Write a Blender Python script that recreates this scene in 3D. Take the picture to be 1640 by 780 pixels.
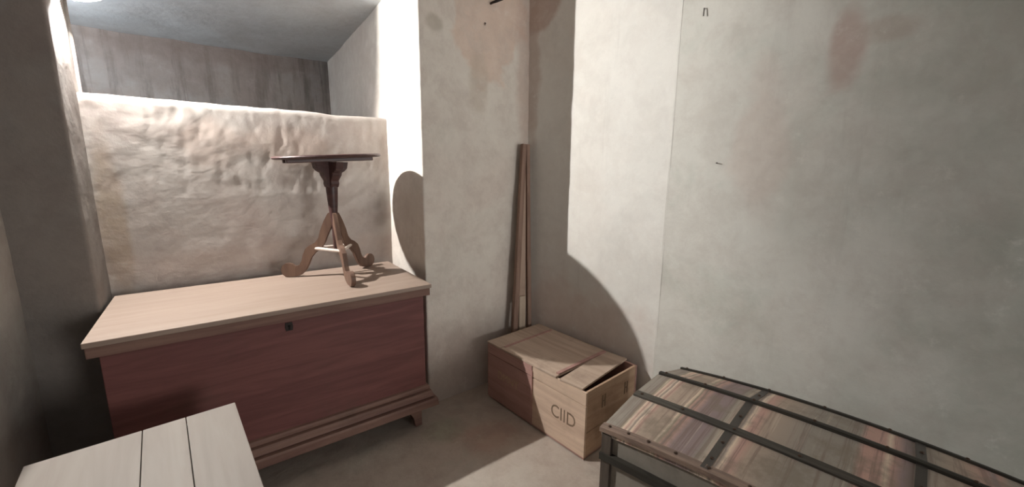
import bpy, bmesh, math, random
from mathutils import Vector, Matrix, noise
S = bpy.context.scene
C = S.collection
for o in list(bpy.data.objects): bpy.data.objects.remove(o)
R = math.radians

# ------------------------------------------------------------------ camera, world, light, exposure
cam_data = bpy.data.cameras.new('camera'); cam = bpy.data.objects.new('camera', cam_data); C.objects.link(cam)
cam_data.sensor_width = 36.0; cam_data.lens = 650.0 / 1640.0 * 36.0; cam_data.clip_start = 0.02
right = Vector((0.8048, -0.5935, 0.0099)); down = Vector((-0.0996, -0.1514, -0.9834)); fwd = Vector((0.5852, 0.7905, -0.181))
m = Matrix((right, -down, -fwd)).transposed().to_4x4(); m.translation = (0, 0, 1.5)
cam.matrix_world = m
S.camera = cam
S.view_settings.view_transform = 'Standard'; S.view_settings.look = 'None'
S.view_settings.exposure = 0.0; S.view_settings.gamma = 1.0; S.view_settings.use_curve_mapping = False
W = bpy.data.worlds.new('world'); S.world = W; W.use_nodes = True
W.node_tree.nodes['Background'].inputs[0].default_value = (0.95, 0.97, 1.0, 1)
W.node_tree.nodes['Background'].inputs[1].default_value = 0.20
hl = bpy.data.lights.new('rear_fill', 'AREA'); hl.shape = 'RECTANGLE'; hl.size = 1.5; hl.size_y = 2.0; hl.energy = 140.0; hl.color = (1.0, 0.96, 0.92)
ho = bpy.data.objects.new('rear_fill', hl); C.objects.link(ho); ho.location = (2.6, -5.5, 1.4); ho.rotation_euler = (R(90), 0, 0)   # added fill light far behind the room, lifts the shaded walls
BULB = (-0.418, 2.728, 2.25); BULB_POWER = 42000.0; BULB_COL = (1.0, 0.97, 0.93)

# ------------------------------------------------------------------ materials
class N:
    def __init__(s, name, rough=0.85, spec=0.3):
        s.m = bpy.data.materials.new(name); s.m.use_nodes = True; s.t = s.m.node_tree
        s.b = s.t.nodes['Principled BSDF']; s.b.inputs['Roughness'].default_value = rough
        s.b.inputs['Specular IOR Level'].default_value = spec
        s.tc = s.t.nodes.new('ShaderNodeTexCoord').outputs['Object']
    def n(s, typ, **kw):
        nd = s.t.nodes.new(typ)
        for k, v in kw.items(): setattr(nd, k, v)
        return nd
    def l(s, a, b): s.t.links.new(a, b)
    def mapped(s, scale=(1, 1, 1), rot=(0, 0, 0), loc=(0, 0, 0)):
        mp = s.n('ShaderNodeMapping'); mp.inputs['Scale'].default_value = scale
        mp.inputs['Rotation'].default_value = rot; mp.inputs['Location'].default_value = loc
        s.l(s.tc, mp.inputs[0]); return mp.outputs[0]
    def noise(s, scale, detail=6, rough=0.6, vec=None, dist=0.0):
        nd = s.n('ShaderNodeTexNoise'); nd.inputs['Scale'].default_value = scale; nd.inputs['Detail'].default_value = detail
        nd.inputs['Roughness'].default_value = rough; nd.inputs['Distortion'].default_value = dist
        s.l(vec if vec is not None else s.tc, nd.inputs['Vector']); return nd.outputs['Fac']
    def rng(s, v, a, b, c=0.0, d=1.0, smooth=True):
        nd = s.n('ShaderNodeMapRange'); nd.interpolation_type = 'SMOOTHSTEP' if smooth else 'LINEAR'
        for i, x in zip((1, 2, 3, 4), (a, b, c, d)): nd.inputs[i].default_value = x
        s.l(v, nd.inputs[0]); return nd.outputs[0]
    def mul(s, a, b, op='MULTIPLY'):
        nd = s.n('ShaderNodeMath', operation=op)
        for i, x in enumerate((a, b)):
            if isinstance(x, (int, float)): nd.inputs[i].default_value = x
            else: s.l(x, nd.inputs[i])
        return nd.outputs[0]
    def mix(s, f, a, b, mode='MIX'):
        nd = s.n('ShaderNodeMix', data_type='RGBA', blend_type=mode)
        if isinstance(f, (int, float)): nd.inputs[0].default_value = f
        else: s.l(f, nd.inputs[0])
        for i, x in ((6, a), (7, b)):
            if isinstance(x, tuple): nd.inputs[i].default_value = x + (1,) if len(x) == 3 else x
            else: s.l(x, nd.inputs[i])
        return nd.outputs[2]
    def patch(s, col, loc, rad, color, strength, edge=0.35, nscale=5.0):
        """a stain or painted shading with a ragged edge, at a place in the room"""
        nz = s.n('ShaderNodeTexNoise'); nz.inputs['Scale'].default_value = nscale; nz.inputs['Detail'].default_value = 5
        s.l(s.tc, nz.inputs['Vector'])
        sub = s.n('ShaderNodeVectorMath', operation='SUBTRACT'); s.l(s.tc, sub.inputs[0]); sub.inputs[1].default_value = loc
        dv = s.n('ShaderNodeVectorMath', operation='DIVIDE'); s.l(sub.outputs[0], dv.inputs[0]); dv.inputs[1].default_value = rad
        ln = s.n('ShaderNodeVectorMath', operation='LENGTH'); s.l(dv.outputs[0], ln.inputs[0])
        d = s.mul(ln.outputs['Value'], s.mul(s.mul(nz.outputs['Fac'], 0.5, 'SUBTRACT'), 1.6), 'ADD')
        f = s.rng(d, 1.0 + edge, 1.0 - edge, 0.0, strength)
        return s.mix(f, col, color)
    def bump(s, h, strength, dist=0.01, prev=None):
        nd = s.n('ShaderNodeBump'); nd.inputs['Strength'].default_value = strength; nd.inputs['Distance'].default_value = dist
        s.l(h, nd.inputs['Height'])
        if prev is not None: s.l(prev, nd.inputs['Normal'])
        return nd.outputs[0]
    def done(s, col, nrm=None):
        if isinstance(col, tuple): s.b.inputs['Base Color'].default_value = col + (1,)
        else: s.l(col, s.b.inputs['Base Color'])
        if nrm is not None: s.l(nrm, s.b.inputs['Normal'])
        return s.m

def plaster(name, base, warm, grey, patches=(), bump=0.35, streak=0.3, warmth=0.6, speck=0.35, slo=0.55, shi=0.8, sdark=0.62, mott=0.45):
    a = N(name, 0.92, 0.15)
    n1 = a.noise(1.3, 5, 0.6, dist=0.4); n2 = a.noise(2.6, 6, 0.65, a.mapped(loc=(7, 3, 1)), 0.6)
    col = a.mix(a.rng(n1, 0.42, 0.68, 0, warmth), base, warm)
    col = a.mix(a.rng(n2, 0.48, 0.72, 0, 0.55), col, grey)
    st = a.noise(1.0, 7, 0.7, a.mapped((9, 9, 0.9)), 0.2)
    col = a.mix(a.rng(st, slo, shi, 0, streak), col, tuple(c * sdark for c in warm))
    for p in patches: col = a.patch(col, *p)
    sp = a.noise(38, 4, 0.75)
    col = a.mix(a.rng(sp, 0.66, 0.78, 0, speck), col, tuple(c * 0.55 for c in warm))
    mo = a.noise(5.5, 9, 0.74, a.mapped(loc=(1, 9, 4)), 0.3)
    col = a.mix(a.rng(mo, 0.40, 0.64, 0, mott), col, tuple(c * 0.80 for c in warm))
    mo2 = a.noise(8.0, 8, 0.75, a.mapped(loc=(5, 2, 8)))
    col = a.mix(a.rng(mo2, 0.55, 0.72, 0, 0.45), col, tuple(min(0.82, c * 1.12) for c in base))
    fine = a.noise(14, 8, 0.62, dist=0.5)
    col = a.mix(a.rng(fine, 0.35, 0.7, 0.0, 0.16), col, tuple(min(1, c * 1.2) for c in base))
    nb = a.bump(a.noise(9.0, 8, 0.62, dist=0.15), bump, 0.014)
    nb = a.bump(a.noise(24, 6, 0.65), bump * 0.8, 0.005, nb)
    return a.done(col, nb)

def wood(name, light, dark, axis='X', scale=1.0, rough=0.6, grime=0.4, grime_col=(0.08, 0.06, 0.045), bump=0.15, knots=0.3, spec=0.35):
    a = N(name, rough, spec)
    sc = {'X': (1.2, 14, 14), 'Y': (14, 1.2, 14), 'Z': (14, 14, 1.2)}[axis]
    v = a.mapped(tuple(x * scale for x in sc))
    g = a.noise(1.6, 8, 0.62, v, 0.8)
    col = a.mix(a.rng(g, 0.3, 0.72), dark, light)
    kn = a.noise(2.2, 3, 0.5, a.mapped(tuple(0.35 * x * scale for x in sc), loc=(2, 5, 3)), 1.4)
    col = a.mix(a.rng(kn, 0.6, 0.75, 0, knots), col, tuple(c * 0.6 for c in dark))
    gr = a.noise(3.5, 6, 0.7)
    col = a.mix(a.rng(gr, 0.5, 0.75, 0, grime), col, grime_col)
    return a.done(col, a.bump(g, bump, 0.004))

def plain(name, col, rough=0.6, metal=0.0, var=0.3, scale=20, bump=0.1):
    a = N(name, rough, 0.4); a.b.inputs['Metallic'].default_value = metal
    n = a.noise(scale, 5, 0.7)
    return a.done(a.mix(a.rng(n, 0.35, 0.7, 0, var), col, tuple(c * 0.45 for c in col)), a.bump(n, bump, 0.003))

PINK = (0.50, 0.385, 0.315)
M = {}
M['jamb'] = plaster('limewash_recess_and_front', (0.70, 0.66, 0.60), (0.64, 0.555, 0.50), (0.60, 0.58, 0.52), (
    ((1.50, 2.25, 2.45), (0.26, 0.6, 0.42), (0.66, 0.50, 0.41), 0.7, 0.12),
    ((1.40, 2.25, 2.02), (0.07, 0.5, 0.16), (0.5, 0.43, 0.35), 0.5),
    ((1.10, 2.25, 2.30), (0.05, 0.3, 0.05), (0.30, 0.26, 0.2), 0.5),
    ((1.45, 2.25, 0.15), (0.5, 0.5, 0.3), (0.52, 0.43, 0.38), 0.5),
    ((1.78, 2.28, 2.3), (0.08, 0.3, 0.8), (0.52, 0.37, 0.31), 0.5),
    ((0.97, 3.6, 2.2), (0.3, 0.6, 0.7), (0.42, 0.36, 0.31), 0.5)), bump=0.4)
M['right'] = plaster('limewash_right_wall', (0.76, 0.745, 0.70), (0.71, 0.65, 0.595), (0.66, 0.65, 0.61), (
    ((2.06, 0.63, 2.05), (0.5, 0.08, 0.20), (0.44, 0.31, 0.25), 0.6),
    ((2.06, 0.50, 2.0), (0.5, 0.10, 0.05), (0.42, 0.34, 0.26), 0.5),
    ((1.97, 1.02, 0.75), (0.3, 0.03, 0.25), (0.72, 0.67, 0.56), 0.5),
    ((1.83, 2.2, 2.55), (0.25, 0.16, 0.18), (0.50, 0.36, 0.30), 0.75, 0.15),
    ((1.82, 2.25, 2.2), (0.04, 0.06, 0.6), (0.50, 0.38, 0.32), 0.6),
    ((1.9, 1.9, 0.4), (0.3, 0.6, 0.35), (0.64, 0.52, 0.46), 0.6)), bump=0.2, speck=0.6, warmth=0.35, mott=0.22)
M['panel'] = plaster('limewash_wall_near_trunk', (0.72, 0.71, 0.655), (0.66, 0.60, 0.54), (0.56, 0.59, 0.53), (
    ((2.9, -0.3, 1.5), (0.9, 0.9, 3.0), (0.36, 0.385, 0.325), 0.9, 0.55, 2.0),  # grey-green tone, made darker to paint in the light fall-off
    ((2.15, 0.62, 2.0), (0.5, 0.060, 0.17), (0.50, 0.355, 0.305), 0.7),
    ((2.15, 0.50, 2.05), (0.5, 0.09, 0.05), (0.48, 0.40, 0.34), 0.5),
    ((2.05, 0.88, 1.6), (0.5, 0.10, 0.3), (0.66, 0.56, 0.50), 0.5)), bump=0.2, speck=0.5, warmth=0.5, mott=0.35)
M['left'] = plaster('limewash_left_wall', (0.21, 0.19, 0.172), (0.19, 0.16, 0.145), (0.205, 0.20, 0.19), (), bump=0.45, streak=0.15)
M['left_wall'] = plaster('limewash_outer_left_wall', (0.34, 0.315, 0.285), (0.31, 0.26, 0.235), (0.33, 0.32, 0.30), (), bump=0.4, streak=0.1)  # paler limewash, bounce light from the right wall put into the colour
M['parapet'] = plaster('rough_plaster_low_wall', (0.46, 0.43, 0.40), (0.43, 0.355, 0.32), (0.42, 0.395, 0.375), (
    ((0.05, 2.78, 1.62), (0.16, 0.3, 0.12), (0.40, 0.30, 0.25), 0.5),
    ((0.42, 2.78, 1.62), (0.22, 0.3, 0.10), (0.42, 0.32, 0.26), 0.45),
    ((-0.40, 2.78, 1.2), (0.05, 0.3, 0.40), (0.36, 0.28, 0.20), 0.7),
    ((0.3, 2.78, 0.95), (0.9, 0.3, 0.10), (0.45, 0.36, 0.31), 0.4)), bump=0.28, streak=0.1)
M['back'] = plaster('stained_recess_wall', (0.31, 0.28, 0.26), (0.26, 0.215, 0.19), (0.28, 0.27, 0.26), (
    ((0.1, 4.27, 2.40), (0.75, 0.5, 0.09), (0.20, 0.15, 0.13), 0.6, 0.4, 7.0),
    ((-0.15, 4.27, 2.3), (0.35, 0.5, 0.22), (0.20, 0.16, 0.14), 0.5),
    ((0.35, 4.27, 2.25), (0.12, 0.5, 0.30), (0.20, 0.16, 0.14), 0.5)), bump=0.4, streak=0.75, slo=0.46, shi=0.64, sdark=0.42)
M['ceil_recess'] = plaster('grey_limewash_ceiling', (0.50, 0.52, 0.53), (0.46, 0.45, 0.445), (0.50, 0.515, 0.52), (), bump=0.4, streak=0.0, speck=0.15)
M['ceil'] = plaster('limewash_ceiling', (0.60, 0.57, 0.53), (0.55, 0.50, 0.46), (0.54, 0.52, 0.49), (), streak=0.0)
M['floor'] = plaster('worn_screed_floor', (0.50, 0.445, 0.385), (0.44, 0.34, 0.285), (0.36, 0.34, 0.29), (
    ((1.15, 1.75, 0), (0.16, 0.14, 0.5), (0.47, 0.32, 0.26), 0.6),
    ((0.95, 1.95, 0), (0.12, 0.1, 0.5), (0.34, 0.335, 0.25), 0.6)), bump=0.5, streak=0.0, speck=0.6)
M['chest'] = wood('red_brown_stained_wood', (0.185, 0.072, 0.064), (0.125, 0.045, 0.042), 'X', 1.0, 0.55, 0.25)
M['chest_base'] = wood('red_brown_worn_moulding', (0.235, 0.14, 0.108), (0.155, 0.082, 0.066), 'X', 1.0, 0.6, 0.3)
M['chest_lid'] = wood('pale_brown_lid_wood', (0.34, 0.262, 0.215), (0.285, 0.212, 0.17), 'X', 0.8, 0.5, 0.15, (0.22, 0.14, 0.1), 0.1, 0.2)
M['iron'] = plain('rusty_iron', (0.035, 0.026, 0.023), 0.6, 0.4)
M['darkhole'] = plain('dark_keyhole', (0.004, 0.004, 0.004), 0.9)
M['table'] = wood('dark_walnut', (0.095, 0.045, 0.040), (0.055, 0.026, 0.025), 'X', 1.2, 0.42, 0.2, spec=0.5)
M['table_leg'] = wood('worn_brown_leg_wood', (0.19, 0.115, 0.080), (0.12, 0.070, 0.052), 'Z', 1.3, 0.5, 0.2)
M['table_rod'] = wood('pale_rod_wood', (0.66, 0.58, 0.52), (0.56, 0.47, 0.41), 'X', 1.0, 0.5, 0.1)
M['box'] = wood('bleached_pine_planks', (0.26, 0.228, 0.20), (0.225, 0.192, 0.168), 'Y', 0.7, 0.6, 0.12, (0.3, 0.24, 0.2), 0.08, 0.15)
M['crate'] = wood('crate_pine', (0.735, 0.569, 0.438), (0.578, 0.420, 0.315), 'Y', 0.8, 0.65, 0.3, (0.24, 0.16, 0.11), 0.12)
M['crate_end'] = wood('crate_pine_end', (0.608, 0.424, 0.296), (0.448, 0.296, 0.200), 'X', 0.8, 0.65, 0.45, (0.2, 0.12, 0.08), 0.12)
M['crate_red'] = wood('crate_pine_reddish', (0.50, 0.30, 0.26), (0.39, 0.225, 0.195), 'Y', 0.8, 0.65, 0.35, (0.2, 0.12, 0.09), 0.12)
M['crate_lid'] = wood('crate_lid_greyed_pine', (0.589, 0.465, 0.370), (0.456, 0.342, 0.266), 'Y', 0.8, 0.7, 0.5, (0.20, 0.14, 0.10), 0.12)
M['ink'] = plain('faded_stencil_ink', (0.24, 0.165, 0.115), 0.9)
M['prop'] = wood('old_brown_batten', (0.33, 0.22, 0.17), (0.22, 0.14, 0.105), 'Z', 1.0, 0.7, 0.3)
M['prop_pale'] = wood('pale_split_batten', (0.58, 0.48, 0.38), (0.48, 0.38, 0.29), 'Z', 1.0, 0.7, 0.2)
M['prop_mid'] = wood('mid_brown_board', (0.50, 0.38, 0.30), (0.40, 0.29, 0.225), 'Z', 1.0, 0.75, 0.3)
M['slat'] = wood('dark_slat_wood', (0.055, 0.050, 0.040), (0.022, 0.020, 0.017), 'Y', 1.5, 0.6, 0.3)
M['slat_grey'] = wood('greyed_slat_wood', (0.11, 0.10, 0.082), (0.035, 0.032, 0.028), 'Y', 1.5, 0.6, 0.5)
M['rim'] = wood('worn_trunk_rim', (0.36, 0.26, 0.20), (0.17, 0.12, 0.10), 'Y', 2.0, 0.55, 0.6, (0.08, 0.05, 0.045))
M['strap'] = plain('dull_metal_strap', (0.11, 0.10, 0.09), 0.5, 0.5)
M['nailhead'] = plain('rusty_nail', (0.08, 0.05, 0.035), 0.5, 0.5)
M['canvas'] = plain('grey_trunk_canvas', (0.275, 0.250, 0.213), 0.85, 0, 0.35, 9, 0.3)
M['post'] = wood('trunk_corner_post', (0.13, 0.105, 0.085), (0.07, 0.055, 0.045), 'Z', 1.5, 0.6, 0.4)
M['dark_inside'] = plain('dark_crate_inside', (0.03, 0.025, 0.02), 0.95)
def stripes():
    a = N('striped_trunk_paper', 0.6, 0.3)
    sx = a.n('ShaderNodeSeparateXYZ'); wob = a.n('ShaderNodeTexNoise'); wob.inputs['Scale'].default_value = 9; wob.inputs['Detail'].default_value = 4
    a.l(a.tc, wob.inputs['Vector']); a.l(a.tc, sx.inputs[0])
    y = a.mul(sx.outputs[1], a.mul(a.mul(wob.outputs['Fac'], 0.5, 'SUBTRACT'), 0.02), 'ADD')
    cr = a.n('ShaderNodeValToRGB'); cr.color_ramp.interpolation = 'LINEAR'
    a.l(a.mul(y, -1 / 1.32), cr.inputs[0])
    G = (0.350, 0.313, 0.266); P = (0.565, 0.358, 0.297); T = (0.458, 0.358, 0.282); Cc = (0.810, 0.668, 0.528); D = (0.244, 0.198, 0.176); V = (0.318, 0.245, 0.238); O = (0.382, 0.336, 0.244)
    seq = [(0, G), (.043, G), (.048, O), (.055, Cc), (.063, P), (.069, Cc), (.075, D), (.080, Cc), (.088, P), (.10, T), (.150, T), (.155, Cc), (.163, O), (.17, P), (.176, D), (.182, P), (.20, V), (.25, V), (.262, G), (.30, Cc),
           (.31, D), (.318, Cc), (.33, P), (.34, P), (.36, T)]
    seq2 = [(.36, T), (.45, G), (.55, G), (.565, P), (.60, P), (.61, Cc), (.62, P), (.64, V), (.655, D), (.67, G), (.74, T), (.78, P), (.80, V), (.81, P), (.83, G), (.9, T), (.95, P), (1, G)]
    def fill(c, sq, lo, hi):
        e = c.color_ramp.elements
        while len(e) > 1: e.remove(e[-1])
        e[0].position = (sq[0][0] - lo) / (hi - lo); e[0].color = sq[0][1] + (1,)
        for p, col in sq[1:]:
            x = e.new((p - lo) / (hi - lo)); x.color = col + (1,)
    s = a.mul(y, -1 / 1.32)
    c1 = cr; fill(c1, seq, 0, .36); a.l(a.rng(s, 0, .36, smooth=False), c1.inputs[0])
    c2 = a.n('ShaderNodeValToRGB'); fill(c2, seq2, .36, 1); a.l(a.rng(s, .36, 1, smooth=False), c2.inputs[0])
    col = a.mix(a.mul(s, .36, 'GREATER_THAN'), c1.outputs[0], c2.outputs[0])
    fs = a.noise(1.0, 7, 0.75, a.mapped((1.2, 55, 1.2)), 0.15)
    col = a.mix(a.rng(fs, 0.50, 0.60, 0, 0.55), col, (0.20, 0.14, 0.12))
    fs2 = a.noise(1.0, 5, 0.7, a.mapped((1.2, 42, 1.2), loc=(3, 8, 1)), 0.15)
    col = a.mix(a.rng(fs2, 0.58, 0.66, 0, 0.4), col, (0.66, 0.56, 0.46))
    gr = a.noise(6, 6, 0.7)
    col = a.mix(a.rng(gr, 0.48, 0.66, 0, 0.6), col, (0.24, 0.20, 0.155))
    return a.done(col, a.bump(gr, 0.25, 0.006))
M['stripes'] = stripes()
bm_ = N('lit_bulb_glass'); bm_.b.inputs['Emission Color'].default_value = BULB_COL + (1,); bm_.b.inputs['Emission Strength'].default_value = BULB_POWER
M['bulb'] = bm_.done((0.9, 0.9, 0.9))
b2 = N('cool_fill_glow'); b2.b.inputs['Emission Color'].default_value = (0.86, 0.93, 1.0, 1); b2.b.inputs['Emission Strength'].default_value = 1700.0  # glow of the added bulb in the recess
M['fill_bulb'] = b2.done((0.9, 0.9, 0.9))
M['enamel'] = plain('white_enamel', (0.5, 0.5, 0.5), 0.5, 0, 0.05)
M['plastic'] = plain('dark_bakelite', (0.03, 0.028, 0.026), 0.4)

# ------------------------------------------------------------------ helpers
def obj(name, bm, mat, parent=None, smooth=False, loc=None, label=None):
    me = bpy.data.meshes.new(name)
    bmesh.ops.recalc_face_normals(bm, faces=bm.faces)
    bm.to_mesh(me); bm.free()
    me.materials.append(M[mat])
    if smooth:
        for p in me.polygons: p.use_smooth = True
    o = bpy.data.objects.new(name, me); C.objects.link(o)
    if loc: o.location = loc
    if parent: o.parent = parent
    if label: o['label'] = label
    return o
def tag(o, label, cat, group=None):
    o['label'] = label; o['category'] = cat
    if group: o['group'] = group
    return o
def thing(name, label, cat, loc=(0, 0, 0), rz=0.0, group=None):
    o = bpy.data.objects.new(name, None); C.objects.link(o); o.empty_display_size = 0.1
    o.location = loc; o.rotation_euler = (0, 0, rz); return tag(o, label, cat, group)
def box(bm, x0, x1, y0, y1, z0, z1, bev=0.003, mat=None, seg=2):
    b = bmesh.new(); bmesh.ops.create_cube(b, size=1)
    for v in b.verts: v.co = Vector(((x0 + x1) / 2 + v.co.x * (x1 - x0), (y0 + y1) / 2 + v.co.y * (y1 - y0), (z0 + z1) / 2 + v.co.z * (z1 - z0)))
    if bev: bmesh.ops.bevel(b, geom=b.edges[:], offset=bev, segments=seg, affect='EDGES', profile=0.6)
    if mat: bmesh.ops.transform(b, matrix=mat, verts=b.verts)
    join(bm, b); return bm
def join(bm, b):
    me = bpy.data.meshes.new('t'); b.to_mesh(me); b.free(); bm.from_mesh(me); bpy.data.meshes.remove(me)
def prism(bm, pts, t, mat=None, bev=0.0):
    """polygon pts (u,w) in XZ, thickness t along Y centred"""
    b = bmesh.new()
    f = b.faces.new([b.verts.new((u, -t / 2, w)) for u, w in pts])
    r = bmesh.ops.extrude_face_region(b, geom=[f])
    bmesh.ops.translate(b, vec=(0, t, 0), verts=[v for v in r['geom'] if isinstance(v, bmesh.types.BMVert)])
    bmesh.ops.recalc_face_normals(b, faces=b.faces)
    if bev:
        ed = [e for e in b.edges if e.is_manifold and e.calc_face_angle(0) > 0.9 and abs(e.verts[0].co.y - e.verts[1].co.y) < 1e-6]
        bmesh.ops.bevel(b, geom=ed, offset=bev, segments=2, affect='EDGES')
    if mat: bmesh.ops.transform(b, matrix=mat, verts=b.verts)
    join(bm, b); return bm
def lathe(bm, prof, seg=48, mat=None):
    b = bmesh.new(); rings = []
    for r, z in prof:
        rings.append([b.verts.new((max(r, 1e-5) * math.cos(2 * math.pi * i / seg), max(r, 1e-5) * math.sin(2 * math.pi * i / seg), z)) for i in range(seg)])
    for a, c in zip(rings, rings[1:]):
        for i in range(seg): b.faces.new((a[i], a[(i + 1) % seg], c[(i + 1) % seg], c[i]))
    b.faces.new(rings[0]); b.faces.new(rings[-1])
    if mat: bmesh.ops.transform(b, matrix=mat, verts=b.verts)
    join(bm, b); return bm
def tube(bm, pts, rad, seg=10):
    b = bmesh.new(); rings = []; pts = [Vector(p) for p in pts]
    rads = rad if isinstance(rad, (list, tuple)) else [rad] * len(pts)
    for i, p in enumerate(pts):
        t = (pts[min(i + 1, len(pts) - 1)] - pts[max(i - 1, 0)]).normalized()
        u = t.orthogonal() if i == 0 else (u - t * u.dot(t)); u.normalize(); w = t.cross(u)
        rings.append([b.verts.new(p + rads[i] * (math.cos(2 * math.pi * k / seg) * u + math.sin(2 * math.pi * k / seg) * w)) for k in range(seg)])
    for a, c in zip(rings, rings[1:]):
        for k in range(seg): b.faces.new((a[k], a[(k + 1) % seg], c[(k + 1) % seg], c[k]))
    b.faces.new(rings[0]); b.faces.new(rings[-1])
    join(bm, b); return bm
def fbm(p, oct=4):
    s = 0; a = 1; q = Vector(p)
    for i in range(oct): s += a * noise.noise(q); q = q * 2.1 + Vector((3.1, 1.7, 5.3)); a *= 0.5
    return s

def resample(pts, step, round_at={}):
    out = []
    P = [Vector(p) for p in pts]
    Q = [P[0]]
    for i in range(1, len(P) - 1):
        r = round_at.get(i, 0)
        if r:
            a = P[i] + (P[i - 1] - P[i]).normalized() * r; c = P[i] + (P[i + 1] - P[i]).normalized() * r
            for k in range(6):
                t = k / 5; Q.append(a * (1 - t) ** 2 + P[i] * 2 * t * (1 - t) + c * t * t)
        else: Q.append(P[i])
    Q.append(P[-1])
    for a, c in zip(Q, Q[1:]):
        n = max(1, int(math.ceil((c - a).length / step)))
        for k in range(n): out.append(a + (c - a) * k / n)
    out.append(Q[-1]); return out
def sheet(name, line, z0, z1, step, amp, mat, side=1, rough=0.0, fade=None, seed=0.0, rag=0.0):
    """vertical wall following a plan polyline, uneven like hand-laid plaster"""
    bm = bmesh.new(); nz = int((z1 - z0) / step); cols = []
    bend = [0.0] * len(line)
    for i in range(2, len(line) - 2):
        a_ = (line[i] - line[i - 2]).normalized(); b_ = (line[i + 2] - line[i]).normalized(); bend[i] = 1 - max(0, min(1, a_.dot(b_)))
    for i, p in enumerate(line):
        t = (line[min(i + 1, len(line) - 1)] - line[max(i - 1, 0)]).normalized(); nrm = Vector((-t.y, t.x)) * side; c = []
        for k in range(nz + 1):
            z = z0 + (z1 - z0) * k / nz
            q = Vector((p.x * 1.3 + seed, p.y * 1.3, z * 1.3))
            d = amp * (fbm(q, 3) * 0.8) + rough * fbm(q * 9, 3)
            if rag and bend[i]: d -= rag * bend[i] * max(0, fbm((1.5, seed, z * 16), 4) + 0.15 * noise.noise(Vector((3, 1, z * 60))))
            c.append(bm.verts.new((p.x + nrm.x * d, p.y + nrm.y * d, z)))
        cols.append(c)
    for a, b in zip(cols, cols[1:]):
        for k in range(nz): bm.faces.new((a[k], b[k], b[k + 1], a[k + 1]))
    o = obj(name, bm, mat, smooth=True); o['kind'] = 'structure'; return o
def slab(name, x0, x1, y0, y1, zf, step, amp, mat):
    bm = bmesh.new(); nx = int((x1 - x0) / step); ny = int((y1 - y0) / step); g = []
    for i in range(nx + 1):
        r = []
        for j in range(ny + 1):
            x = x0 + (x1 - x0) * i / nx; y = y0 + (y1 - y0) * j / ny
            r.append(bm.verts.new((x, y, zf(x, y) + amp * fbm((x * 2, y * 2, 0.3), 4))))
        g.append(r)
    for i in range(nx):
        for j in range(ny): bm.faces.new((g[i][j], g[i + 1][j], g[i + 1][j + 1], g[i][j + 1]))
    o = obj(name, bm, mat, smooth=True); o['kind'] = 'structure'; return o

# ------------------------------------------------------------------ the room
slab('floor', -1.5, 3.6, -1.3, 4.4, lambda x, y: -0.006, 0.04, 0.004, 'floor')
slab('ceiling', -0.8, 3.6, -1.3, 2.42, lambda x, y: 2.85, 0.08, 0.012, 'ceil')
ZC = lambda x, y: 2.585 - 0.065 * (y - 2.3)
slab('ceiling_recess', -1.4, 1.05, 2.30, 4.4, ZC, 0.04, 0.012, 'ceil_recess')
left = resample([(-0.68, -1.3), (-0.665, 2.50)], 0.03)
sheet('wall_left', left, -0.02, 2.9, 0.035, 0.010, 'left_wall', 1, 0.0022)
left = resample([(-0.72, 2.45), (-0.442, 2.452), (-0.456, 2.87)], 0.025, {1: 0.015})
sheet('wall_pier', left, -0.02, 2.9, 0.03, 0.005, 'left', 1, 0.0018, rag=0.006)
rl = resample([(-0.445, 2.86), (-1.35, 2.90), (-1.35, 4.27)], 0.04)
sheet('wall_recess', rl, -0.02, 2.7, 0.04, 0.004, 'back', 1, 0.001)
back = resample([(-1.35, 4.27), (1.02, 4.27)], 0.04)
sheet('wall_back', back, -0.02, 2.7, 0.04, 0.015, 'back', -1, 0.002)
front = resample([(1.0, 4.3), (1.002, 2.235), (1.40, 2.25), (1.82, 2.275)], 0.025, {1: 0.014})
sheet('wall_front', front, -0.02, 2.9, 0.03, 0.008, 'jamb', 1, 0.0022, seed=4, rag=0.012)
r1 = resample([(1.80, 2.30), (1.895, 1.97), (1.950, 1.40), (1.958, 1.255)], 0.03, {1: 0.12})
sheet('wall_right', r1, -0.02, 2.9, 0.035, 0.003, 'right', 1, 0.001)
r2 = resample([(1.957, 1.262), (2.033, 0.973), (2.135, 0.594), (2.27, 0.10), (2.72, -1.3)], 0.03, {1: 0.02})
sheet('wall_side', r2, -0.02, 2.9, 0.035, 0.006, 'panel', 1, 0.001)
# the low wall closing the recess
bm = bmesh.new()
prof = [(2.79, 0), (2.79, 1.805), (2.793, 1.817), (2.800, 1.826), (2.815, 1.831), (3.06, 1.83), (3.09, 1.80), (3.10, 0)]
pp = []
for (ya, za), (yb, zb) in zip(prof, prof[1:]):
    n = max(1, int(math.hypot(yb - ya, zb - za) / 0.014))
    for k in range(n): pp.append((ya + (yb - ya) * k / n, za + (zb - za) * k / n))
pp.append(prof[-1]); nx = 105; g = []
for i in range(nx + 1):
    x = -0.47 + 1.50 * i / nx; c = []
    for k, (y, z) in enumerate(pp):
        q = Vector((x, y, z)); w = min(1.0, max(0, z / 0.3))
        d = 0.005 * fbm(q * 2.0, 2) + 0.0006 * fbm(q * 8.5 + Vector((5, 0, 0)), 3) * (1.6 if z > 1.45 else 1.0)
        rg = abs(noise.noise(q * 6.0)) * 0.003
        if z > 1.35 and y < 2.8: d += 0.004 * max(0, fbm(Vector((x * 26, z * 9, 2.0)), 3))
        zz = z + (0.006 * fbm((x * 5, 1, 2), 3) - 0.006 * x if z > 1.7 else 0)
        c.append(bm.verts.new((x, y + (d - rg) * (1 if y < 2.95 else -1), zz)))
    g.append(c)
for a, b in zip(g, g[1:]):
    for k in range(len(pp) - 1): bm.faces.new((a[k], a[k + 1], b[k + 1], b[k]))
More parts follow.
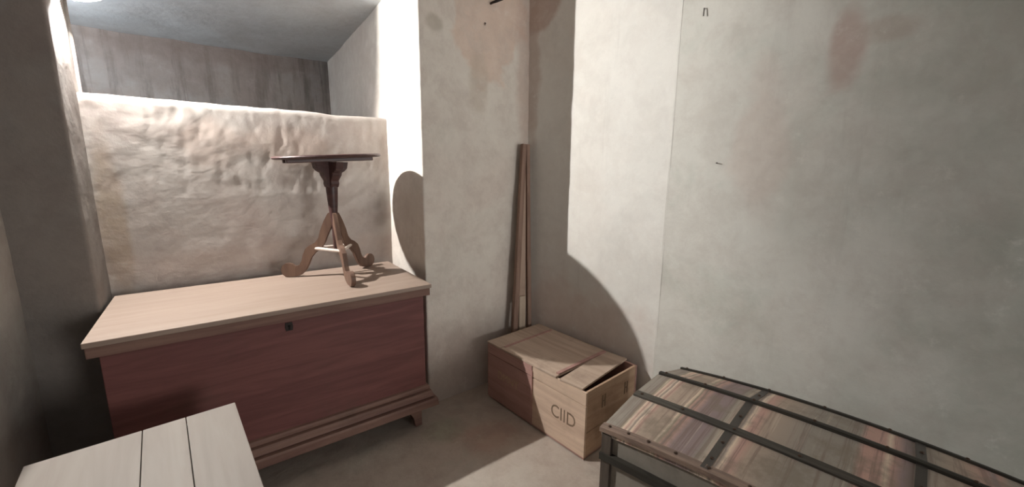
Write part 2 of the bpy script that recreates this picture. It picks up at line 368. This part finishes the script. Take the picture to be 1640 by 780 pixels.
o = obj('wall_low', bm, 'parapet', smooth=True); o['kind'] = 'structure'

# ------------------------------------------------------------------ hanging bulb (just above the frame)
t = thing('wall_lamp', 'small bare bulb with an added front plate and, behind, an added light-blocking reflector bracketed to the left pillar', 'lamp', BULB)
bm = bmesh.new(); prism(bm, [(-0.022, 0.29), (-0.022, -0.014), (-0.014, -0.026), (0.0, -0.032), (0.02, -0.034), (0.06, -0.031), (0.10, -0.016), (0.14, 0.015), (0.19, 0.07), (0.24, 0.15), (0.26, 0.19), (0.26, 0.29)], 0.002, Matrix.Translation((0, 0.0115, 0))); obj('shield', bm, 'enamel', t)  # added plate, keeps direct bulb light off the recess behind
bm = bmesh.new(); prism(bm, [(-0.020, 0.12), (-0.020, -0.038), (-0.012, -0.046), (0.062, -0.046), (0.070, -0.040), (0.0745, -0.028), (0.0745, 0.12)], 0.0016, Matrix.Translation((0, -0.060, 0))); box(bm, -0.0205, -0.0185, -0.060, 0.0115, 0.03, 0.12, 0.0004); obj('front_blocker', bm, 'enamel', t)  # added plate, cuts the bulb light toward the far right wall
bm = bmesh.new(); lathe(bm, [(0.006, 0.060), (0.009, 0.055), (0.009, 0.018), (0.006, 0.015)], 24); box(bm, -0.022, 0.004, -0.0305, 0.0105, 0.035, 0.045, 0.001); obj('socket', bm, 'plastic', t)
bm = bmesh.new(); lathe(bm, [(0.005, 0.016), (0.0085, 0.012), (0.009, 0.0), (0.0085, -0.012), (0.005, -0.0155), (0.001, -0.0165)], 16); obj('bulb', bm, 'bulb', t, True)

P2 = (-0.95, 3.45, 2.20)
t = thing('recess_fill_bulb', 'added unseen cool bulb that brightens the recess behind the left pillar', 'lamp', P2)  # added out of sight to brighten the recess
bm = bmesh.new(); box(bm, -0.39, -0.375, -0.05, 0.05, -0.05, 0.05, 0.003); box(bm, -0.38, -0.03, -0.008, 0.008, -0.008, 0.008, 0.002); obj('bracket', bm, 'plastic', t)
bm = bmesh.new(); lathe(bm, [(0.006, 0.026), (0.014, 0.020), (0.020, 0.008), (0.021, -0.003), (0.018, -0.014), (0.010, -0.021), (0.001, -0.023)], 16); obj('bulb', bm, 'fill_bulb', t, True)

# ------------------------------------------------------------------ large chest
t = thing('blanket_chest', 'long red-brown wooden chest on block feet standing against the low plaster wall', 'chest', (0, 0, 0))
YF = 2.04
bm = bmesh.new(); box(bm, -0.395, 0.898, YF, 2.665, 0.22, 0.805, 0.003); obj('body', bm, 'chest', t)
bm = bmesh.new(); box(bm, -0.430, 0.935, 2.008, 2.69, 0.846, 0.868, 0.004, seg=3)
obj('lid', bm, 'chest_lid', t)
bm = bmesh.new(); box(bm, -0.425, 0.928, 2.016, 2.682, 0.803, 0.8465, 0.004); obj('lid_rim', bm, 'chest_base', t, label='worn brown rim under the lid edge, its shade painted in')  # darker than the lid wood, to paint the shade on its edge
def skirt(bm, prof, x0, x1, y0, y1):
    """moulding swept round the four sides; prof=(out,z)"""
    b = bmesh.new(); rings = []
    for o_, z in prof: rings.append([b.verts.new(v) for v in ((x0 - o_, y0 - o_, z), (x1 + o_, y0 - o_, z), (x1 + o_, y1, z), (x0 - o_, y1, z))])
    for a, c in zip(rings, rings[1:]):
        for i in range(4): b.faces.new((a[i], a[(i + 1) % 4], c[(i + 1) % 4], c[i]))
    b.faces.new(rings[0]); b.faces.new(rings[-1]); join(bm, b)
bm = bmesh.new()
skirt(bm, [(0.0, 0.264), (0.012, 0.260), (0.016, 0.250), (0.016, 0.240), (0.006, 0.237), (0.006, 0.231), (0.024, 0.228), (0.028, 0.215), (0.036, 0.203), (0.038, 0.199), (0.026, 0.196), (0.026, 0.190), (0.048, 0.187), (0.052, 0.176), (0.052, 0.142), (0.048, 0.138)], -0.395, 0.898, YF, 2.665)
obj('base_moulding', bm, 'chest_base', t)
for x0, x1, y0, y1 in ((0.765, 0.875, 2.02, 2.055), (-0.37, -0.26, 2.02, 2.055)):
    bm = bmesh.new(); prism(bm, [(x0 + 0.07, 0), (x1, 0), (x1, 0.142), (x0, 0.142), (x0 + 0.03, 0.11), (x0 + 0.06, 0.06)] if x0 > 0 else [(x0, 0), (x0 + 0.04, 0), (x0 + 0.05, 0.06), (x0 + 0.08, 0.11), (x1, 0.142), (x0, 0.142)], 0.03, Matrix.Translation((0, 2.075, 0)), 0.002)
    box(bm, x1 - 0.03 if x0 > 0 else x0, x1 if x0 > 0 else x0 + 0.03, 2.09, 2.17, 0, 0.142, 0.002); obj('foot', bm, 'chest_base', t)
for x0, x1 in ((0.80, 0.885), (-0.37, -0.285)):
    bm = bmesh.new(); box(bm, x0, x1, 2.57, 2.65, 0.0, 0.142, 0.004); obj('foot', bm, 'chest_base', t)
e = bmesh.new()
prism(e, [(-0.014, -0.018), (0.014, -0.018), (0.017, 0.0), (0.014, 0.022), (-0.014, 0.022), (-0.017, 0.0)], 0.004, Matrix.Translation((0.2305, YF - 0.001, 0.770)), 0.0008)
e = obj('lock_plate', e, 'iron', t, label='dark iron keyhole plate')
bm = bmesh.new(); prism(bm, [(-0.003, -0.012), (0.003, -0.012), (0.003, 0.0), (0.006, 0.006), (0, 0.011), (-0.006, 0.006), (-0.003, 0.0)], 0.002, Matrix.Translation((0.2305, YF - 0.0035, 0.770)))
obj('keyhole', bm, 'darkhole', e)

# ------------------------------------------------------------------ tripod table on the chest
TZ = 0.868; cx, cy = 0.556, 2.475
t = thing('tripod_table', 'small dark round-topped tripod table with scroll feet standing on the chest', 'table', (cx, cy, TZ))
tilt = Matrix.Translation((-0.008, -0.01, 0.689)) @ Matrix.Rotation(R(-3.2), 4, 'Y') @ Matrix.Rotation(R(0.6), 4, 'X')
bm = bmesh.new(); lathe(bm, [(0.266, -0.0095), (0.276, -0.006), (0.2795, 0.001), (0.277, 0.0065), (0.266, 0.0095), (0.259, 0.008)], 72, tilt); obj('tabletop', bm, 'table', t)
for s in (-1, 1):
    bm = bmesh.new(); box(bm, -0.222, 0.222, s * 0.055 - 0.02, s * 0.055 + 0.02, -0.028, -0.008, 0.004, tilt); obj('batten', bm, 'table', t)
cle = [(0.0, 0.0), (0.030, 0.0), (0.036, 0.018), (0.034, 0.035), (0.043, 0.050), (0.052, 0.064), (0.056, 0.080), (0.075, 0.090), (0.090, 0.104), (0.094, 0.120), (0.098, 0.140)]
full = [(-u, w) for u, w in cle[1:][::-1]] + cle[1:]
for a in (18, 108):
    bm = bmesh.new(); prism(bm, [(u, w + 0.520) for u, w in full], 0.045, Matrix.Rotation(R(a), 4, 'Z'), 0.002); obj('bracket', bm, 'table', t)
bm = bmesh.new()
lathe(bm, [(0.010, 0.155), (0.014, 0.165), (0.013, 0.18), (0.013, 0.20), (0.015, 0.30), (0.021, 0.36), (0.026, 0.42), (0.030, 0.48), (0.033, 0.53), (0.022, 0.56)], 24)
obj('column', bm, 'table', t, True)
legp = [(.008, .385), (.032, .370), (.057, .325), (.078, .275), (.092, .228), (.113, .202), (.143, .187), (.169, .165), (.184, .13), (.194, .095), (.207, .073), (.226, .064)]
legp += [(.268 + .042 * math.cos(R(a)), .042 + .042 * math.sin(R(a))) for a in range(140, -91, -15)]
legp += [(.228, .003), (.195, .016), (.168, .043), (.150, .080), (.135, .115), (.113, .142), (.083, .163), (.058, .195), (.040, .238), (.024, .272), (.008, .300)]
for a in (-88.5, 150.5, 32):
    bm = bmesh.new(); prism(bm, legp, 0.024, Matrix.Rotation(R(a), 4, 'Z'), 0.003); obj('leg', bm, 'table_leg', t)
A = [Vector((0.118 * math.cos(R(a)), 0.118 * math.sin(R(a)), 0.168)) for a in (-88.5, 150.5, 32)]
for i in range(3):
    bm = bmesh.new(); tube(bm, [A[i], A[(i + 1) % 3]], 0.0095); obj('stretcher', bm, 'table_rod', t, label='pale thin stretcher rod')

# ------------------------------------------------------------------ pale plank box in front
t = thing('plank_box', 'pale bleached wooden box with a plank top standing in front of the chest', 'box', (-0.004, 1.748, 0), R(4.5))
ed = [-0.525, -0.262, -0.147, 0.0]; L = -1.05
for i in range(3):
    bm = bmesh.new(); box(bm, ed[i] + 0.0010, ed[i + 1] - 0.0010, L, 0, 0.602, 0.620, 0.0022)
    obj('top_plank', bm, 'box', t)
for nm, c in (('back_panel', (-0.510, -0.015, -0.032, -0.014, 0.0, 0.6025)), ('front_panel', (-0.510, -0.015, L + 0.014, L + 0.032, 0.0, 0.6025)),
              ('side_panel', (-0.512, -0.494, L + 0.032, -0.032, 0.0, 0.6025)), ('side_panel', (-0.033, -0.015, L + 0.032, -0.032, 0.0, 0.6025))):
    bm = bmesh.new(); box(bm, *c, 0.002); obj(nm, bm, 'box', t)

# ------------------------------------------------------------------ pine crate in the corner
t = thing('packing_crate', 'stencilled pine packing crate with a loose board lid in the corner', 'crate', (1.363, 2.09, 0), R(5))
D_ = 0.47; LN = 0.805; H = 0.385      # local x = depth to the wall, y = -length
def cb(nm, mat, *c, bev=0.002, label=None):
    bm = bmesh.new(); box(bm, *c, bev); return obj(nm, bm, mat, t, label=label)
mid = -0.412
cb('side_board', 'crate_red', -0.004, 0.014, mid + 0.002, 0.0, 0.318, H - 0.006)
p = cb('side_board', 'crate_red', -0.004, 0.014, mid + 0.002, 0.0, 0.012, 0.3135)
cb('side_board', 'crate', 0.0, 0.014, -LN, mid - 0.002, 0.309, H - 0.004)
lowb = cb('side_board', 'crate', 0.0, 0.014, -LN, mid - 0.002, 0.012, 0.3045)
cb('side_board', 'crate_red', D_ - 0.014, D_, -LN, 0.0, 0.012, H - 0.004)
cb('end_board', 'crate_red', 0.014, D_ - 0.014, -0.016, -0.002, 0.012, H - 0.004)
cb('end_board', 'crate_end', 0.0145, D_ - 0.0145, -LN + 0.0005, -LN + 0.014, 0.152, H - 0.002)
endl = cb('end_board', 'crate_end', 0.0145, D_ - 0.0145, -LN + 0.0005, -LN + 0.016, 0.012, 0.149)
cb('bottom_board', 'crate_red', 0.003, D_ - 0.003, -LN + 0.003, -0.003, 0.0, 0.0125)
cb('batten', 'crate_red', -0.008, 0.0, mid - 0.006, mid + 0.004, 0.006, 0.35)
def lidb(y0, y1, x0, x1, z, mat, rz=0.0, th=0.011):
    bm = bmesh.new(); mm = Matrix.Translation(((x0 + x1) / 2, (y0 + y1) / 2, z)) @ Matrix.Rotation(rz, 4, 'Z')
    box(bm, -(x1 - x0) / 2, (x1 - x0) / 2, -(y1 - y0) / 2, (y1 - y0) / 2, 0, th, 0.0018, mm)
    return obj('lid_board', bm, mat, t)
lidb(-0.128, 0.004, -0.006, D_, H - 0.003, 'crate_lid')
lidb(-0.600, -0.132, -0.006, D_, H - 0.003, 'crate_lid')
lidb(-0.752, -0.606, -0.002, D_ + 0.004, H - 0.003, 'crate_lid', R(5.5))
bm = bmesh.new(); box(bm, 0.02, D_ - 0.02, -0.60, -0.578, H + 0.008, H + 0.016, 0.002); obj('lid_batten', bm, 'crate_red', t)
bm = bmesh.new(); box(bm, 0.02, D_ - 0.02, -0.150, -0.134, H + 0.008, H + 0.013, 0.002); obj('lid_batten', bm, 'crate_red', t)
def text(s, size, mat, parent, M4, ext=0.0006, sx=1.0):
    c = bpy.data.curves.new('t', 'FONT'); c.body = s; c.size = size; c.extrude = ext; c.resolution_u = 3
    c.align_x = 'CENTER'; c.align_y = 'CENTER'
    o = bpy.data.objects.new('t', c); C.objects.link(o)
    me = bpy.data.meshes.new_from_object(o); bpy.data.objects.remove(o)
    me.transform(M4 @ Matrix.Diagonal((sx, 1, 1, 1))); me.materials.clear(); me.materials.append(M[mat])
    q = bpy.data.objects.new('lettering', me); C.objects.link(q); q.parent = parent; return q
# text on the long side: reads along -y, normal -x
face = Matrix(((0, 0, -1, 0), (-1, 0, 0, 0), (0, 1, 0, 0), (0, 0, 0, 1)))
text('CIID', 0.108, 'ink', lowb, Matrix.Translation((-0.0003, -0.655, 0.180)) @ face, sx=0.86)
text('DMNY', 0.075, 'crate_end', p, Matrix.Translation((-0.0043, -0.20, 0.20)) @ face, sx=0.9)
ef = Matrix(((1, 0, 0, 0), (0, 0, -1, 0), (0, 1, 0, 0), (0, 0, 0, 1)))
for x in (0.155, 0.365):
    bm = bmesh.new()
    for k in (-1, 1): box(bm, x + k * 0.011 - 0.005, x + k * 0.011 + 0.005, -LN - 0.0006, -LN + 0.002, 0.245, 0.318, 0.0004)
    box(bm, x - 0.012, x + 0.012, -LN - 0.0006, -LN + 0.002, 0.278, 0.286, 0.0003)
    obj('stencil_mark', bm, 'ink', t)

# ------------------------------------------------------------------ wooden prop leaning in the corner
t = thing('wooden_prop', 'tapering brown wooden prop leaning upright in the corner behind the crate', 'prop', (0, 0, 0))
def bar(bm, a, b, w0, w1, th, z_up=None):
    a = Vector(a); b = Vector(b); dz = (b - a).normalized(); sx = Vector((1, 0, 0)); sx = (sx - dz * sx.dot(dz)).normalized(); sy = dz.cross(sx)
    q = bmesh.new(); vs = []
    for p, w in ((a, w0), (b, w1)):
        vs += [q.verts.new(p + sx * w * i / 2 + sy * th * j / 2) for i, j in ((-1, -1), (1, -1), (1, 1), (-1, 1))]
    q.faces.new(vs[:4]); q.faces.new(vs[4:])
    for i in range(4): q.faces.new((vs[i], vs[(i + 1) % 4], vs[4 + (i + 1) % 4], vs[4 + i]))
    bmesh.ops.recalc_face_normals(q, faces=q.faces)
    bmesh.ops.bevel(q, geom=q.edges[:], offset=0.0025, segments=2, affect='EDGES'); join(bm, q)
bm = bmesh.new(); bar(bm, (1.618, 2.170, 0.0), (1.735, 2.222, 1.665), 0.044, 0.034, 0.030); obj('leg', bm, 'prop', t)
bm = bmesh.new(); bar(bm, (1.782, 2.175, 0.0), (1.770, 2.228, 1.665), 0.034, 0.030, 0.026); obj('leg', bm, 'prop', t)
bm = bmesh.new(); bar(bm, (1.700, 2.202, 0.56), (1.752, 2.232, 1.60), 0.105, 0.020, 0.012); obj('board', bm, 'prop_mid', t, label='mid brown tapering board')
bm = bmesh.new(); bar(bm, (1.705, 2.178, 0.0), (1.712, 2.186, 0.61), 0.060, 0.055, 0.016); obj('lower_slat', bm, 'prop_pale', t, label='pale short slat')

# ------------------------------------------------------------------ hook and nails on the walls
bm = bmesh.new()
tube(bm, [(1.49, 2.275, 2.49), (1.49, 2.235, 2.49), (1.505, 2.215, 2.495), (1.56, 2.212, 2.523), (1.567, 2.212, 2.545)], [0.006, 0.007, 0.008, 0.008, 0.006])
o = obj('wall_hook', bm, 'iron', None, True); tag(o, 'short rusty iron hook high on the shaded front wall', 'hook')
for loc, dr, lb in (((2.013, 1.041, 1.538), (-0.003, -0.004, 0.0), 'tiny dark nail in the right wall at table height above the trunk'),
                    ((1.982, 1.157, 2.26), (-0.002, 0.0, -0.035), 'small bent nail hanging down near the top of the right wall'),
                    ((1.447, 2.252, 2.37), (0.0, -0.004, -0.015), 'tiny nail below the iron hook on the front wall')):
    a = Vector(loc); d = Vector(dr); bm = bmesh.new()
    tube(bm, [a + Vector((0.02, 0.012, 0)), a - Vector((0.005, 0.005, 0)), a - Vector((0.007, 0.006, 0)) + d], 0.0025)
    o = obj('wall_nail', bm, 'iron', None); tag(o, lb, 'nail')

# ------------------------------------------------------------------ dome-topped trunk
TL = 1.30
t = thing('travel_trunk', 'old low domed travel trunk with striped covering and dark slats along the right wall', 'trunk', (1.155, 0.95, 0), R(8))
PX = [0.0, 0.25, 0.48, 0.735]; PZ = [0.50, 0.543, 0.551, 0.484]; PA = [0.048, 0.022, 0.032, 0.046]
def lz(x, s, off=0.0):
    h = 1 - ((s - 0.65) / 0.65) ** 2
    zz = [PZ[i] + PA[i] * h for i in range(4)]
    for i in range(3):
        if x <= PX[i + 1] or i == 2:
            f = (x - PX[i]) / (PX[i + 1] - PX[i]); return zz[i] + (zz[i + 1] - zz[i]) * f + off
NS = 40
def shell(bm, xs, s0, s1, off, th, n=NS):
    """a skin following the lid between s0 and s1, thickness th below off"""
    b = bmesh.new(); top = []; bot = []
    for i in range(n + 1):
        s = s0 + (s1 - s0) * i / n
        top.append([b.verts.new((x, -s, lz(x, s, off))) for x in xs]); bot.append([b.verts.new((x, -s, lz(x, s, off - th))) for x in xs])
    m_ = len(xs)
    for i in range(n):
        for k in range(m_ - 1):
            b.faces.new((top[i][k], top[i][k + 1], top[i + 1][k + 1], top[i + 1][k])); b.faces.new((bot[i][k], bot[i + 1][k], bot[i + 1][k + 1], bot[i][k + 1]))
        for k in (0, m_ - 1): b.faces.new((top[i][k], top[i + 1][k], bot[i + 1][k], bot[i][k]))
    for i in (0, n):
        for k in range(m_ - 1): b.faces.new((top[i][k], top[i][k + 1], bot[i][k + 1], bot[i][k]))
    join(bm, b)
xs = [0.0, 0.06, 0.12, 0.19, 0.25, 0.33, 0.41, 0.48, 0.56, 0.65, 0.735]
bm = bmesh.new(); shell(bm, xs, 0.0, TL, 0.0, 0.035); obj('lid', bm, 'stripes', t, label='lid covered in faded pink, cream and grey stripes')
bm = bmesh.new()
b = bmesh.new(); g = []
for i in range(NS + 1):
    s = 0.012 + (TL - 0.024) * i / NS; h = 0.048 * (1 - ((s - 0.65) / 0.65) ** 2)
    g.append([b.verts.new(v) for v in ((0.012, -s, 0.03), (0.012, -s, 0.470 + h), (0.72, -s, 0.45 + h), (0.72, -s, 0.03))])
for a, c in zip(g, g[1:]):
    for k in range(4): b.faces.new((a[k], a[(k + 1) % 4], c[(k + 1) % 4], c[k]))
b.faces.new(g[0]); b.faces.new(g[-1]); join(bm, b)
obj('body', bm, 'canvas', t)
def nails(par, pts):
    proto = None
    for p in pts:
        if proto is None:
            q = bmesh.new(); bmesh.ops.create_icosphere(q, subdivisions=2, radius=0.0065)
            for v in q.verts: v.co.z *= 0.6
            proto = obj('nail', q, 'nailhead', par, True); proto.location = p
        else:
            c = proto.copy(); C.objects.link(c); c.parent = par; c.location = p
for x, w, mt, th in ((0.25, 0.036, 'slat_grey', 0.008), (0.48, 0.024, 'slat', 0.012), (0.728, 0.020, 'slat', 0.010)):
    bm = bmesh.new()
    x0 = x - w / 2; x1 = min(x + w / 2, 0.738)
    shell(bm, [x0, x, x1] if x < 0.7 else [x0, x1], 0.004, TL - 0.004, th, th + 0.004)
    sl = obj('slat', bm, mt, t)
    nails(sl, [(x, -s, lz(x, s, th + 0.001)) for s in (0.035, 0.21, 0.40, 0.60, 0.80, 1.0, 1.2)])
bm = bmesh.new()
shell(bm, [-0.010, -0.004, 0.016, 0.024], -0.004, TL + 0.004, 0.003, 0.018)
rm = obj('lid_rim', bm, 'rim', t, label='worn tan rim along the front edge of the lid')
nails(rm, [(0.010, -s, lz(0.010, s, 0.005)) for s in (0.03, 0.11, 0.19, 0.29, 0.40, 0.52, 0.64, 0.78, 0.92, 1.06, 1.2)])
for s in (0.375, 0.87):
    bm = bmesh.new(); shell(bm, xs, s, s + 0.027, 0.003, 0.005, 4); st = obj('strap', bm, 'strap', t)
    nails(st, [(x, -(s + 0.016), lz(x, s, 0.005)) for x in (0.06, 0.16, 0.35, 0.60)])
bm = bmesh.new(); box(bm, -0.004, 0.036, -0.046, -0.004, 0.0, 0.478, 0.003); obj('corner_post', bm, 'post', t)
bm = bmesh.new(); box(bm, -0.004, 0.036, -TL + 0.004, -TL + 0.046, 0.0, 0.478, 0.003); obj('corner_post', bm, 'post', t)
bm = bmesh.new(); box(bm, 0.69, 0.73, -0.046, -0.004, 0.0, 0.46, 0.003); obj('corner_post', bm, 'post', t)
bm = bmesh.new(); box(bm, 0.69, 0.73, -TL + 0.004, -TL + 0.046, 0.0, 0.46, 0.003); obj('corner_post', bm, 'post', t)
b = bmesh.new(); g = []
for i in range(NS + 1):
    s = TL * i / NS; h = 0.03 * (1 - ((s - 0.65) / 0.65) ** 2)
    g.append([b.verts.new(v) for v in ((-0.010, -s, 0.362 + h), (-0.010, -s, 0.392 + h), (0.014, -s, 0.392 + h), (0.014, -s, 0.362 + h))])
for a, c in zip(g, g[1:]):
    for k in range(4): b.faces.new((a[k], a[(k + 1) % 4], c[(k + 1) % 4], c[k]))
b.faces.new(g[0]); b.faces.new(g[-1])
obj('side_slat', b, 'slat', t)
bm = bmesh.new(); box(bm, -0.010, 0.014, -TL, 0, 0.03, 0.07, 0.003); obj('side_slat', bm, 'slat', t)
